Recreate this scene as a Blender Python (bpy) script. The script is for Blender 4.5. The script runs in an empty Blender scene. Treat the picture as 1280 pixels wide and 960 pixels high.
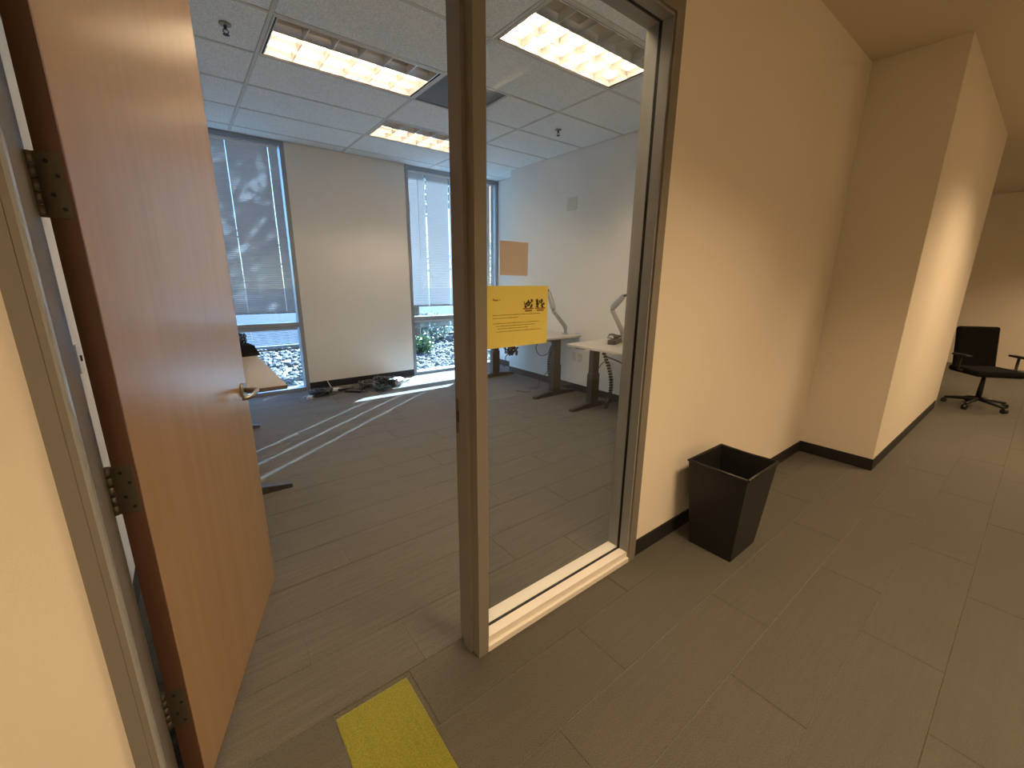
import bpy, bmesh, math, random
from mathutils import Vector, Matrix
random.seed(7)
scene = bpy.context.scene
COL = scene.collection
PI = math.pi

# ------------------------------------------------------------------ camera
def make_camera():
    yaw, pitch, roll = .6665, .2451, .0099
    f = Vector((math.sin(yaw)*math.cos(pitch), math.cos(yaw)*math.cos(pitch), -math.sin(pitch)))
    rt = Vector((math.cos(yaw), -math.sin(yaw), 0)); up = rt.cross(f)
    r2 = rt*math.cos(roll)+up*math.sin(roll); u2 = -rt*math.sin(roll)+up*math.cos(roll)
    cd = bpy.data.cameras.new('camera'); cam = bpy.data.objects.new('camera', cd); COL.objects.link(cam)
    m = Matrix((r2, u2, -f)).transposed().to_4x4(); m.translation = Vector((0, 0, 1.5))
    cam.matrix_world = m
    cd.sensor_width = 36; cd.lens = 518.06/1280*36; cd.clip_start = .02; cd.clip_end = 300
    scene.camera = cam
make_camera()

# ------------------------------------------------------------------ sky, sun, exposure
w = bpy.data.worlds.new('sky'); scene.world = w; w.use_nodes = True
nt = w.node_tree; nt.nodes.clear()
sk = nt.nodes.new('ShaderNodeTexSky'); sk.sky_type = 'NISHITA'; sk.sun_disc = False
sk.sun_elevation = math.radians(32.3); sk.sun_rotation = math.radians(90-36)
sk.air_density = 1.2; sk.dust_density = .6; sk.ozone_density = 2.0
bg = nt.nodes.new('ShaderNodeBackground'); bg.inputs['Strength'].default_value = 1.3
ow = nt.nodes.new('ShaderNodeOutputWorld')
nt.links.new(sk.outputs[0], bg.inputs[0]); nt.links.new(bg.outputs[0], ow.inputs[0])

sd = bpy.data.lights.new('sun', 'SUN'); sd.energy = 120; sd.angle = math.radians(.53); sd.color = (1, .93, .82)
so = bpy.data.objects.new('sun', sd); COL.objects.link(so)
sdir = Vector((math.cos(math.radians(36.2))*math.cos(math.radians(32.3)), math.sin(math.radians(36.2))*math.cos(math.radians(32.3)), math.sin(math.radians(32.3))))
so.rotation_euler = sdir.to_track_quat('Z', 'Y').to_euler(); so.location = (12, 14, 9)

TUBE_STRENGTH = 82.0
HALL_WATTS = 60.0
WARM = (1.0, .66, .36)

scene.view_settings.view_transform = 'Standard'; scene.view_settings.look = 'None'
scene.view_settings.gamma = 1; scene.view_settings.use_curve_mapping = False
scene.view_settings.exposure = 0.0

# ------------------------------------------------------------------ material helpers
def mat(name, col, rough=.6, metal=0., spec=.5, bump=None, var=None, coat=0., objvar=0., extra=None):
    """bump=(scale, strength, distance); var=(scale, amount)"""
    m = bpy.data.materials.new(name); m.use_nodes = True
    n = m.node_tree.nodes; l = m.node_tree.links; b = n['Principled BSDF']
    b.inputs['Base Color'].default_value = (*col, 1); b.inputs['Roughness'].default_value = rough
    b.inputs['Metallic'].default_value = metal; b.inputs['Specular IOR Level'].default_value = spec
    if coat: b.inputs['Coat Weight'].default_value = coat; b.inputs['Coat Roughness'].default_value = .1
    tc = n.new('ShaderNodeTexCoord')
    cur = None
    if var:
        t = n.new('ShaderNodeTexNoise'); t.inputs['Scale'].default_value = var[0]; t.inputs['Detail'].default_value = 4
        l.new(tc.outputs['Object'], t.inputs['Vector'])
        mr = n.new('ShaderNodeMapRange'); mr.inputs[1].default_value = .3; mr.inputs[2].default_value = .7
        mr.inputs[3].default_value = 1-var[1]; mr.inputs[4].default_value = 1+var[1]
        l.new(t.outputs['Fac'], mr.inputs[0])
        cur = mr.outputs[0]
    if objvar:
        oi = n.new('ShaderNodeObjectInfo')
        mr2 = n.new('ShaderNodeMapRange'); mr2.inputs[3].default_value = 1-objvar; mr2.inputs[4].default_value = 1+objvar
        l.new(oi.outputs['Random'], mr2.inputs[0])
        if cur is None: cur = mr2.outputs[0]
        else:
            mm = n.new('ShaderNodeMath'); mm.operation = 'MULTIPLY'; l.new(cur, mm.inputs[0]); l.new(mr2.outputs[0], mm.inputs[1]); cur = mm.outputs[0]
    if cur is not None:
        vm = n.new('ShaderNodeVectorMath'); vm.operation = 'SCALE'; vm.inputs[0].default_value = col
        l.new(cur, vm.inputs['Scale']); l.new(vm.outputs[0], b.inputs['Base Color'])
    if bump:
        t = n.new('ShaderNodeTexNoise'); t.inputs['Scale'].default_value = bump[0]; t.inputs['Detail'].default_value = 3
        l.new(tc.outputs['Object'], t.inputs['Vector'])
        bp = n.new('ShaderNodeBump'); bp.inputs['Strength'].default_value = bump[1]; bp.inputs['Distance'].default_value = bump[2]
        l.new(t.outputs['Fac'], bp.inputs['Height']); l.new(bp.outputs[0], b.inputs['Normal'])
    return m

def emis(name, col, s):
    m = bpy.data.materials.new(name); m.use_nodes = True; n = m.node_tree.nodes; n.clear()
    e = n.new('ShaderNodeEmission'); e.inputs[0].default_value = (*col, 1); e.inputs[1].default_value = s
    o = n.new('ShaderNodeOutputMaterial'); m.node_tree.links.new(e.outputs[0], o.inputs[0]); return m

def glass(name, tint, ior=1.5):
    m = bpy.data.materials.new(name); m.use_nodes = True; n = m.node_tree.nodes; n.clear(); l = m.node_tree.links
    t = n.new('ShaderNodeBsdfTransparent'); t.inputs[0].default_value = (*tint, 1)
    g = n.new('ShaderNodeBsdfGlossy'); g.inputs['Roughness'].default_value = .01
    lw = n.new('ShaderNodeLayerWeight'); lw.inputs[0].default_value = .5
    pw = n.new('ShaderNodeMath'); pw.operation = 'POWER'; pw.inputs[1].default_value = 5; l.new(lw.outputs['Facing'], pw.inputs[0])
    fr = n.new('ShaderNodeMath'); fr.operation = 'MULTIPLY_ADD'; r0 = ((ior-1)/(ior+1))**2; fr.inputs[1].default_value = 1-r0; fr.inputs[2].default_value = r0; l.new(pw.outputs[0], fr.inputs[0])
    mx = n.new('ShaderNodeMixShader'); o = n.new('ShaderNodeOutputMaterial')
    l.new(fr.outputs[0], mx.inputs[0]); l.new(t.outputs[0], mx.inputs[1]); l.new(g.outputs[0], mx.inputs[2]); l.new(mx.outputs[0], o.inputs[0])
    return m

def carpet_mat(name, col, along_x=True, streak=.22):
    m = bpy.data.materials.new(name); m.use_nodes = True
    n = m.node_tree.nodes; l = m.node_tree.links; b = n['Principled BSDF']
    b.inputs['Roughness'].default_value = .95; b.inputs['Specular IOR Level'].default_value = .15
    b.inputs['Sheen Weight'].default_value = .25; b.inputs['Sheen Roughness'].default_value = .5
    tc = n.new('ShaderNodeTexCoord'); geo = n.new('ShaderNodeNewGeometry')
    mp = n.new('ShaderNodeMapping'); mp.inputs['Scale'].default_value = (3.2, 60, 1) if along_x else (60, 3.2, 1)
    l.new(geo.outputs['Position'], mp.inputs[0])
    s = n.new('ShaderNodeTexNoise'); s.inputs['Scale'].default_value = 1; s.inputs['Detail'].default_value = 3; l.new(mp.outputs[0], s.inputs['Vector'])
    p = n.new('ShaderNodeTexNoise'); p.inputs['Scale'].default_value = 260; p.inputs['Detail'].default_value = 2; l.new(geo.outputs['Position'], p.inputs['Vector'])
    big = n.new('ShaderNodeTexNoise'); big.inputs['Scale'].default_value = 1.3; l.new(geo.outputs['Position'], big.inputs['Vector'])
    oi = n.new('ShaderNodeObjectInfo')
    def rng(src, a, c, lo=.3, hi=.7):
        r = n.new('ShaderNodeMapRange'); r.inputs[1].default_value = lo; r.inputs[2].default_value = hi; r.inputs[3].default_value = a; r.inputs[4].default_value = c
        l.new(src, r.inputs[0]); return r.outputs[0]
    def mul(a, c):
        k = n.new('ShaderNodeMath'); k.operation = 'MULTIPLY'; l.new(a, k.inputs[0]); l.new(c, k.inputs[1]); return k.outputs[0]
    f = mul(mul(rng(s.outputs['Fac'], 1-streak, 1+streak), rng(p.outputs['Fac'], .72, 1.28)), mul(rng(oi.outputs['Random'], .975, 1.025, 0, 1), rng(big.outputs['Fac'], .95, 1.05)))
    vm = n.new('ShaderNodeVectorMath'); vm.operation = 'SCALE'; vm.inputs[0].default_value = col
    l.new(f, vm.inputs['Scale']); l.new(vm.outputs[0], b.inputs['Base Color'])
    bp = n.new('ShaderNodeBump'); bp.inputs['Strength'].default_value = .6; bp.inputs['Distance'].default_value = .004
    l.new(p.outputs['Fac'], bp.inputs['Height']); l.new(bp.outputs[0], b.inputs['Normal'])
    return m

def wood_mat(name, c1, c2, rough):
    m = bpy.data.materials.new(name); m.use_nodes = True
    n = m.node_tree.nodes; l = m.node_tree.links; b = n['Principled BSDF']
    b.inputs['Roughness'].default_value = rough; b.inputs['Specular IOR Level'].default_value = .9
    tc = n.new('ShaderNodeTexCoord'); mp = n.new('ShaderNodeMapping'); mp.inputs['Scale'].default_value = (22, 22, 1.1)
    l.new(tc.outputs['Object'], mp.inputs[0])
    t = n.new('ShaderNodeTexNoise'); t.inputs['Scale'].default_value = 1; t.inputs['Detail'].default_value = 6; t.inputs['Distortion'].default_value = .6
    l.new(mp.outputs[0], t.inputs['Vector'])
    r = n.new('ShaderNodeValToRGB'); r.color_ramp.elements[0].position = .3; r.color_ramp.elements[1].position = .72
    r.color_ramp.elements[0].color = (*c1, 1); r.color_ramp.elements[1].color = (*c2, 1)
    l.new(t.outputs['Fac'], r.inputs[0]); l.new(r.outputs[0], b.inputs['Base Color'])
    return m

def slat_mat(name, col, trans):
    m = bpy.data.materials.new(name); m.use_nodes = True; n = m.node_tree.nodes; l = m.node_tree.links; n.clear()
    d = n.new('ShaderNodeBsdfPrincipled'); d.inputs['Base Color'].default_value = (*col, 1); d.inputs['Roughness'].default_value = .45
    t = n.new('ShaderNodeBsdfTranslucent'); t.inputs[0].default_value = (*col, 1)
    mx = n.new('ShaderNodeMixShader'); mx.inputs[0].default_value = trans; o = n.new('ShaderNodeOutputMaterial')
    l.new(d.outputs[0], mx.inputs[1]); l.new(t.outputs[0], mx.inputs[2]); l.new(mx.outputs[0], o.inputs[0]); return m

M = {}
M['wall'] = mat('cream painted wallboard', (.78, .715, .61), .75, bump=(210, .18, .003), var=(1.2, .02))
M['wall_in'] = mat('off white painted wallboard', (.88, .87, .84), .75, bump=(210, .15, .003), var=(1.2, .02))
M['jambstop'] = mat('grey anodised glazing stop', (.25, .25, .245), .4)
M['edge_glint'] = mat('steel frame edge with painted highlight', (.34, .35, .35), .22)  # lighter tone puts the daylight highlight into the frame edge
M['ceil'] = mat('hall ceiling', (.66, .58, .46), .9, bump=(180, .2, .003))
M['tile'] = mat('mineral fibre ceiling tile', (.84, .90, .93), .95, bump=(150, .7, .004), var=(120, .2), objvar=.015)
M['grid'] = mat('white ceiling grid', (.66, .67, .66), .5)
M['dark'] = mat('dark void', (.01, .01, .01), .8)
M['carpet'] = carpet_mat('grey brown loop carpet', (.086, .080, .068), streak=.13)
M['carpet_hall'] = carpet_mat('brown loop carpet', (.072, .066, .053), streak=.06)
M['yellow'] = carpet_mat('mustard yellow carpet', (.165, .16, .017), False, .06)
M['rubber'] = mat('black rubber base', (.016, .015, .015), .55)
M['frame'] = mat('taupe painted steel frame', (.20, .185, .16), .38, bump=(90, .08, .002))
M['stop'] = mat('pale painted glazing stop', (.74, .70, .64), .35)
M['gasket'] = mat('black glazing gasket', (.008, .006, .005), .6)
M['door'] = wood_mat('maple veneer', (.37, .235, .12), (.41, .262, .138), .25)
M['edge'] = wood_mat('dark stained door edge', (.075, .03, .014), (.11, .045, .02), .55)
M['steel'] = mat('satin steel', (.34, .31, .27), .35, .9)
M['hinge'] = mat('dull bronze grey hinge', (.14, .125, .10), .45, .7)
M['alum'] = mat('grey aluminium window frame', (.33, .36, .40), .4, .3)
M['slat'] = slat_mat('pale grey blind slat', (.58, .60, .62), .035)
M['railw'] = mat('white blind rail', (.75, .76, .78), .4)
M['cord'] = mat('white cord', (.8, .8, .8), .7)
M['glass_out'] = glass('tinted window glass', (.52, .66, .80))
M['glass_in'] = glass('clear partition glass', (.97, .98, .97), 1.42)
M['white_top'] = mat('white laminate top', (.68, .64, .58), .4)
M['beige_top'] = mat('greige laminate top', (.42, .37, .31), .4)
M['edge_shade'] = mat('brown shade on tabletop edge', (.16, .11, .08), .5)  # brown puts the shade on the desk's near edge into the colour
M['leg'] = mat('dark graphite powder coat', (.035, .032, .03), .5)
M['black'] = mat('black plastic', (.012, .012, .013), .45)
M['blackc'] = mat('black cable rubber', (.012, .012, .012), .5)
M['greyc'] = mat('grey cable', (.075, .075, .078), .4)
M['greenc'] = mat('dark green cable', (.02, .045, .035), .5)
M['whitep'] = mat('white plastic', (.78, .77, .74), .4)
M['cream_p'] = mat('ivory plastic', (.70, .67, .60), .4)
M['silver'] = mat('silver arm paint', (.45, .46, .47), .32, .7)
M['louver'] = mat('parabolic aluminium louver', (.72, .72, .72), .28, .85)
M['reflector'] = mat('white troffer reflector', (.85, .82, .76), .5)
M['tube_off'] = mat('unlit lamp tube', (.75, .75, .72), .3)
M['tube'] = emis('lit lamp tube', (1, .76, .50), TUBE_STRENGTH)
M['grille'] = mat('grey return grille', (.17, .19, .20), .6)
M['paper'] = mat('mustard yellow paper', (.74, .64, .15), .6, var=(6, .03))
M['tan'] = mat('tan paper', (.54, .50, .48), .7)
M['ink'] = mat('dark print ink', (.05, .028, .004), .7)
M['inkl'] = mat('small print ink', (.20, .115, .012), .7)
M['inkred'] = mat('maroon print ink', (.16, .02, .01), .7)
M['inkor'] = mat('rust print ink', (.35, .14, .03), .7)
M['asphalt'] = mat('asphalt road', (.035, .045, .065), .95, spec=.1, bump=(60, .3, .01), var=(.7, .08))
M['soil'] = mat('gravel bed soil', (.18, .16, .14), .95, bump=(30, .5, .02), var=(9, .3))
M['rock'] = mat('pale grey rock', (.10, .094, .088), .85, bump=(20, .4, .01), var=(14, .35))
M['leafm'] = slat_mat('green leaf', (.045, .085, .03), .35)
M['leafpale'] = slat_mat('pale sage leaf', (.20, .24, .20), .35)
M['bark'] = mat('tree bark', (.12, .09, .065), .9, bump=(20, .6, .02))
M['fabric'] = mat('black chair fabric', (.010, .0095, .0095), .95, spec=.1)
M['chip'] = mat('faint square', (.74, .72, .68), .5)

# ------------------------------------------------------------------ mesh helpers
class MB:
    def __init__(s): s.v = []; s.f = []; s.mi = []; s.mats = []; s.smooth = []
    def _m(s, m):
        if m is None: return 0
        if m not in s.mats: s.mats.append(m)
        return s.mats.index(m)
    def add(s, vs, fs, m=None, smooth=False):
        o = len(s.v); s.v += [tuple(v) for v in vs]
        k = s._m(m)
        for f in fs: s.f.append(tuple(i+o for i in f)); s.mi.append(k); s.smooth.append(smooth)
    def box(s, x0, x1, y0, y1, z0, z1, m=None, T=None, c=0.0):
        x0, x1 = min(x0, x1), max(x0, x1); y0, y1 = min(y0, y1), max(y0, y1); z0, z1 = min(z0, z1), max(z0, z1)
        if c > 0:
            bm = bmesh.new(); bmesh.ops.create_cube(bm, size=1)
            for v in bm.verts: v.co = Vector(((x0+x1)/2+v.co.x*(x1-x0), (y0+y1)/2+v.co.y*(y1-y0), (z0+z1)/2+v.co.z*(z1-z0)))
            bmesh.ops.bevel(bm, geom=list(bm.edges), offset=c, segments=2, affect='EDGES', profile=.5)
            vs = [v.co.copy() for v in bm.verts]; bm.verts.index_update(); fs = [[v.index for v in f.verts] for f in bm.faces]; bm.free()
        else:
            vs = [Vector((x, y, z)) for z in (z0, z1) for y in (y0, y1) for x in (x0, x1)]
            fs = [(0, 2, 3, 1), (4, 5, 7, 6), (0, 1, 5, 4), (2, 6, 7, 3), (0, 4, 6, 2), (1, 3, 7, 5)]
        if T is not None: vs = [T @ v for v in vs]
        s.add(vs, fs, m)
        return s
    def tube(s, pts, r, m=None, n=8, rs=None, caps=True):
        pts = [Vector(p) for p in pts]; N = len(pts)
        t0 = (pts[1]-pts[0]).normalized(); a = Vector((0, 0, 1)) if abs(t0.z) < .9 else Vector((1, 0, 0))
        u = t0.cross(a).normalized(); vs = []; fs = []
        for i, p in enumerate(pts):
            t = (pts[min(i+1, N-1)]-pts[max(i-1, 0)])
            t = t.normalized() if t.length > 1e-9 else t0
            u = (u-t*u.dot(t)); u = u.normalized() if u.length > 1e-6 else t.orthogonal().normalized()
            v = t.cross(u); rr = rs[i] if rs else r
            for k in range(n):
                an = 2*PI*k/n; vs.append(p+(u*math.cos(an)+v*math.sin(an))*rr)
        for i in range(N-1):
            for k in range(n):
                fs.append((i*n+k, i*n+(k+1) % n, (i+1)*n+(k+1) % n, (i+1)*n+k))
        s.add(vs, fs, m, True)
        if caps:
            o = len(s.v)-len(vs)
            s.f.append(tuple(o+k for k in range(n-1, -1, -1))); s.mi.append(s._m(m)); s.smooth.append(False)
            s.f.append(tuple(o+(N-1)*n+k for k in range(n))); s.mi.append(s._m(m)); s.smooth.append(False)
        return s
    def quadbox(s, bot, top, m=None):
        """bot, top: 4 points each, counter-clockwise"""
        s.add(list(bot)+list(top), [(3, 2, 1, 0), (4, 5, 6, 7), (0, 1, 5, 4), (1, 2, 6, 5), (2, 3, 7, 6), (3, 0, 4, 7)], m); return s
    def mesh(s, name, m=None):
        me = bpy.data.meshes.new(name); me.from_pydata(s.v, [], s.f)
        ms = s.mats if s.mats else [m]
        if m is not None and s.mats: pass
        for q in ms: me.materials.append(q)
        me.polygons.foreach_set('material_index', s.mi); me.polygons.foreach_set('use_smooth', s.smooth)
        me.update(); return me
    def build(s, name, m=None, parent=None, loc=None):
        o = bpy.data.objects.new(name, s.mesh(name, m)); COL.objects.link(o)
        if parent is not None: o.parent = parent
        if loc is not None: o.location = loc
        return o

def bx(*a, **k): return MB().box(*a, **k)
def struct(o): o['kind'] = 'structure'; return o
def tag(o, label, cat, group=None):
    o['label'] = label; o['category'] = cat
    if group: o['group'] = group
    return o
def empty(name, loc=(0, 0, 0), rz=0, label=None, cat=None, group=None):
    o = bpy.data.objects.new(name, None); COL.objects.link(o); o.location = loc; o.rotation_euler = (0, 0, rz); o.empty_display_size = .1
    if label: tag(o, label, cat, group)
    return o
def link_copy(src, parent, loc=None):
    o = src.copy(); COL.objects.link(o); o.parent = parent
    if loc is not None: o.location = loc
    return o
def copy_tree(root, loc, rz=0, label=None):
    r = root.copy(); COL.objects.link(r); r.location = loc; r.rotation_euler = (0, 0, rz)
    if label: r['label'] = label
    for ch in root.children:
        c = ch.copy(); COL.objects.link(c); c.parent = r
        for g in ch.children:
            d = g.copy(); COL.objects.link(d); d.parent = c
    return r

CH = 3.1       # ceiling height
FAR = 6.10     # inner face of the window wall
RW = 4.205     # right wall
LW = -.37      # left wall of the office
PF, PB = 1.17, 1.28   # partition faces

# ================================================================== STRUCTURE
# floor: slab with carpet planks on it
b = MB()
b.box(-4.5, 14.0, -1.9, 1.28, -.2, -.006); b.box(-.55, 4.62, 1.28, 6.24, -.2, -.006)
floor = struct(b.build('floor', M['carpet_hall']))
pm = {}
def plank(x0, x1, y0, y1, m, tag_):
    w_, d_ = round(x1-x0, 4), round(y1-y0, 4)
    key = (w_, d_, tag_)
    if key not in pm:
        q = MB(); g = .0006; e = .0022
        X0, X1, Y0, Y1 = g, w_-g, g, d_-g
        vs = [(X0, Y0, -.006), (X1, Y0, -.006), (X1, Y1, -.006), (X0, Y1, -.006),
              (X0, Y0, -.002), (X1, Y0, -.002), (X1, Y1, -.002), (X0, Y1, -.002),
              (X0+e, Y0+e, 0), (X1-e, Y0+e, 0), (X1-e, Y1-e, 0), (X0+e, Y1-e, 0)]
        fs = [(0, 1, 5, 4), (1, 2, 6, 5), (2, 3, 7, 6), (3, 0, 4, 7), (4, 5, 9, 8), (5, 6, 10, 9), (6, 7, 11, 10), (7, 4, 8, 11), (8, 9, 10, 11)]
        q.add(vs, fs); pm[key] = q.mesh('carpet_plank', m)
    o = bpy.data.objects.new('carpet_plank', pm[key]); COL.objects.link(o); o.parent = floor; o.location = (x0, y0, random.uniform(-.0006, .0004))
PW, PL = .262, 1.05
YS = (.217, .481, .20, 1.255)      # the yellow plank's place
def lay(xa, xb, ya, yb, m, tag_, off):
    r = 0; y = ya
    while y < yb-.01:
        y1 = min(y+PW, yb); x = xa-((r*.35+off) % 1)*PL
        while x < xb-.01:
            a, c = max(x, xa), min(x+PL, xb)
            if c-a > .03: plank(a, c, y, y1, m, tag_)
            x += PL
        y = y1; r += 1
lay(LW, RW, 1.28, FAR, M['carpet'], 'a', .1)
lay(RW, 4.46, 5.42, FAR, M['carpet'], 'a', .1)
y = 1.28
rows = 0
# hall planks, leaving the slot of the yellow strip open
while rows < 7:
    y0 = y-PW
    inslot = y0 < YS[3]-.02 and y > YS[2]
    x = -1.6-((rows*.35) % 1)*PL
    while x < 9.0:
        a, c = x, x+PL
        segs = [(a, c)]
        if inslot: segs = [(a, min(c, YS[0])), (max(a, YS[1]), c)]
        for s0, s1 in segs:
            if s1-s0 > .03 and not (y0 > .6 and s0 > 4.28) and s1 <= 9.3:
                if y0 > .6 and s1 > 4.29: s1 = 4.29
                yt = min(y, 1.28)
                plank(s0, s1, y0, yt, M['carpet_hall'], 'h')
        x += PL
    y = y0; rows += 1
# the yellow strip itself
q = MB(); x0, x1, y0, y1 = YS; e = .004
q.add([(x0, y0, -.006), (x1, y0, -.006), (x1, y1, -.006), (x0, y1, -.006), (x0, y0, .001), (x1, y0, .001), (x1, y1, .001), (x0, y1, .001), (x0+e, y0+e, .003), (x1-e, y0+e, .003), (x1-e, y1-e, .003), (x0+e, y1-e, .003)],
      [(0, 1, 5, 4), (1, 2, 6, 5), (2, 3, 7, 6), (3, 0, 4, 7), (4, 5, 9, 8), (5, 6, 10, 9), (6, 7, 11, 10), (7, 4, 8, 11), (8, 9, 10, 11), (3, 2, 1, 0)])
tag(q.build('carpet_strip', M['yellow']), 'mustard yellow carpet strip set in the brown floor in front of the doorway', 'mat')

# ceiling of the office: void slab, grid and lay-in tiles
b = MB(); b.box(LW-.15, 4.62, PB, 6.3, 3.26, 3.34)
ceiling = struct(b.build('ceiling', M['dark']))
GX = [LW, .695, 1.93, 3.165, RW]
GY = [PB, 1.46, 2.09, 2.715, 3.345, 3.97, 4.60, 5.23, 5.855, FAR]
def bar(x0, x1, y0, y1): bx(x0, x1, y0, y1, CH, CH+.022).build('grid_bar', M['grid'], ceiling)
T2 = .012
for gx in GX[1:-1]: bar(gx-T2, gx+T2, PB, FAR)
for gy in GY[1:-1]:
    for i in range(4):
        a = GX[i]+(T2 if i else 0); c = GX[i+1]-(T2 if i < 3 else 0)
        if i == 3 and gy > 5.42: c = 4.46
        bar(a, c, gy-T2, gy+T2)
bar(LW, 4.46, FAR-.02, FAR); bar(LW, RW, PB, PB+.02); bar(LW, LW+.02, PB+.02, FAR-.02); bar(RW-.02, RW, PB+.02, 5.42)
LIGHTS = {(1, 4): 0, (2, 2): 1, (2, 6): 2, (1, 1): 3}  # last cell holds the light added inside the doorway
tm = {}
def tile(x0, x1, y0, y1):
    k = (round(x1-x0, 3), round(y1-y0, 3))
    if k not in tm:
        q = MB(); w_, d_ = k; g = .010; e = .006; zt = .0
        # tegular edge: the face drops a little below the grid line
        q.add([(g, g, .012), (w_-g, g, .012), (w_-g, d_-g, .012), (g, d_-g, .012), (g+e, g+e, .003), (w_-g-e, g+e, .003), (w_-g-e, d_-g-e, .003), (g+e, d_-g-e, .003)],
              [(0, 4, 5, 1), (1, 5, 6, 2), (2, 6, 7, 3), (3, 7, 4, 0), (7, 6, 5, 4)])
        q.box(0+.001, w_-.001, .001, d_-.001, .022, .035)
        q.add([(g, g, .012), (w_-g, g, .012), (w_-g, d_-g, .012), (g, d_-g, .012), (g, g, .022), (w_-g, g, .022), (w_-g, d_-g, .022), (g, d_-g, .022)], [(0, 1, 5, 4), (1, 2, 6, 5), (2, 3, 7, 6), (3, 0, 4, 7)])
        tm[k] = q.mesh('ceiling_tile', M['tile'])
    o = bpy.data.objects.new('ceiling_tile', tm[k]); COL.objects.link(o); o.parent = ceiling; o.location = (x0, y0, CH)
for i in range(4):
    for j in range(9):
        if (i, j) in LIGHTS: continue
        x0, x1, y0, y1 = GX[i], GX[i+1], GY[j], GY[j+1]
        if i == 3 and y0 >= 5.42: x1 = 4.46
        if (i, j) == (2, 4): x0 += .625
        tile(x0, x1, y0, y1)
tile(RW, 4.46, 5.42, 5.855)
# hall ceiling with holes left for the hall fixtures
HX = [(-1.6, -.38), (1.2, 2.42), (5.0, 6.22), (9.0, 10.22)]; HY = (-1.0, -.4)
b = MB(); xs = [-4.5]+[v for p in HX for v in p]+[14.0]
for i in range(0, len(xs), 2): b.box(xs[i], xs[i+1], HY[0], HY[1], CH, CH+.2)
b.box(-4.5, 14, -1.9, HY[0], CH, CH+.2); b.box(-4.5, 14, HY[1], PF, CH, CH+.2)
struct(b.build('ceiling', M['ceil']))

# walls
b = MB(); b.box(1.24, 2.79, FAR, 6.26, -.05, CH+.16); b.box(4.46, 4.62, 5.42, 6.26, -.05, CH+.16); b.box(-.6, -.43, FAR, 6.26, -.05, CH+.16)
b.box(-.43, 1.24, FAR+.0, 6.26, CH, CH+.16); b.box(2.79, 4.46, FAR+.0, 6.26, CH, CH+.16)
struct(b.build('wall_back', M['wall_in']))
b = MB(); b.box(RW, 4.30, PB, 5.42, -.05, CH+.16); b.box(4.30, 4.46, 5.30, 5.42, -.05, CH+.16)
struct(b.build('wall_right', M['wall_in']))
struct(bx(LW-.15, LW, PB, 6.1, -.05, CH+.16).build('wall_left', M['wall_in']))
b = MB(); b.box(-4.5, -.25, PF, PB, -.05, CH+.16); b.box(-.25, 1.79, PF, PB, 2.61, CH+.16); b.box(1.79, 4.30, PF, PB, -.05, CH+.16)
struct(b.build('wall_front', M['wall']))
struct(bx(4.30, 4.42, .65, PB, -.05, CH+.16).build('wall_return', M['wall']))
struct(bx(4.42, 7.25, .65, .77, -.05, CH+.16).build('wall_corridor', M['wall']))
b = MB(); b.box(7.25, 7.37, .65, 2.2, -.05, CH+.16); b.box(7.37, 11.9, 2.1, 2.2, -.05, CH+.16); b.box(11.9, 12.05, -1.9, 2.2, -.05, CH+.16)
b.box(7.25, 12.05, 1.18, 2.2, CH, CH+.1)
struct(b.build('wall_end', M['wall']))
struct(bx(-4.5, 12.05, -1.9, -1.75, -.05, CH+.16).build('wall_opposite', M['wall']))
struct(bx(-4.6, -4.5, -1.9, PB, -.05, CH+.16).build('wall_hall_end', M['wall']))
b = MB(); b.box(7.25, 12, .77, 2.2, -.2, -.004)
b.build('floor_slab', M['carpet_hall'], floor)

# baseboards
def base(name, *boxes):
    b = MB()
    for q in boxes: b.box(*q, 0, .098, c=.002)
    return struct(b.build(name, M['rubber']))
base('baseboard_back', (1.24, 2.79, FAR-.008, FAR))
base('baseboard_right', (RW-.008, RW, PB, 5.42), (4.452, 4.46, 5.42, FAR), (RW, 4.46, 5.412+.008, 5.428))
base('baseboard_left', (LW, LW+.008, PB, FAR))
base('baseboard_front', (1.79, 4.292, PF-.008, PF), (-4.5, -.25, PF-.008, PF))
base('baseboard_corridor', (4.292, 4.30, .642, PF), (4.30, 7.25, .642, .65))

# ------------------------------------------------------------------ steel frame of door and sidelight
tr = struct(empty('trim_1', (0, 0, 0)))
FZ = 2.555
def profile_jamb(name, pts, z0, z1, m):
    q = MB(); n_ = len(pts)
    q.add([(x, y, z0) for x, y in pts]+[(x, y, z1) for x, y in pts], [(i, (i+1) % n_, n_+(i+1) % n_, n_+i) for i in range(n_)]+[tuple(range(n_-1, -1, -1)), tuple(range(n_, 2*n_))])
    return q.build(name, m, tr)
Y0, Y1 = 1.153, 1.297
ljp = [(-.25, Y0), (-.2215, Y0), (-.2205, Y0+.002), (-.209, Y0+.002), (-.201, Y0+.018), (-.200, Y1), (-.25, Y1)]
profile_jamb('jamb', ljp, 0, 2.61, M['frame'])
profile_jamb('edge_highlight', [(-.2092, Y0+.0016), (-.2060, Y0+.0045), (-.2030, Y0+.0095), (-.2008, Y0+.0180), (-.2040, Y0+.0140)], 0, FZ, M['edge_glint'])  # thin strip carrying the painted highlight of the rounded jamb corner
mp_ = [(.752, Y0), (.797, Y0), (.797, Y1), (.752, Y1), (.752, 1.250), (.738, 1.250), (.738, 1.197), (.752, 1.197)]
profile_jamb('mullion', mp_, 0, FZ, M['frame'])
profile_jamb('jamb', [(1.735, Y0), (1.79, Y0), (1.79, Y1), (1.735, Y1)], 0, 2.61, M['frame'])
b = MB(); b.box(-.2005, 1.735, Y0, Y1, FZ, 2.61); b.build('frame_head', M['frame'], tr)
b = MB(); b.box(-.195, .738, 1.20, 1.247, FZ-.016, FZ); b.build('head_stop', M['frame'], tr)
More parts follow.
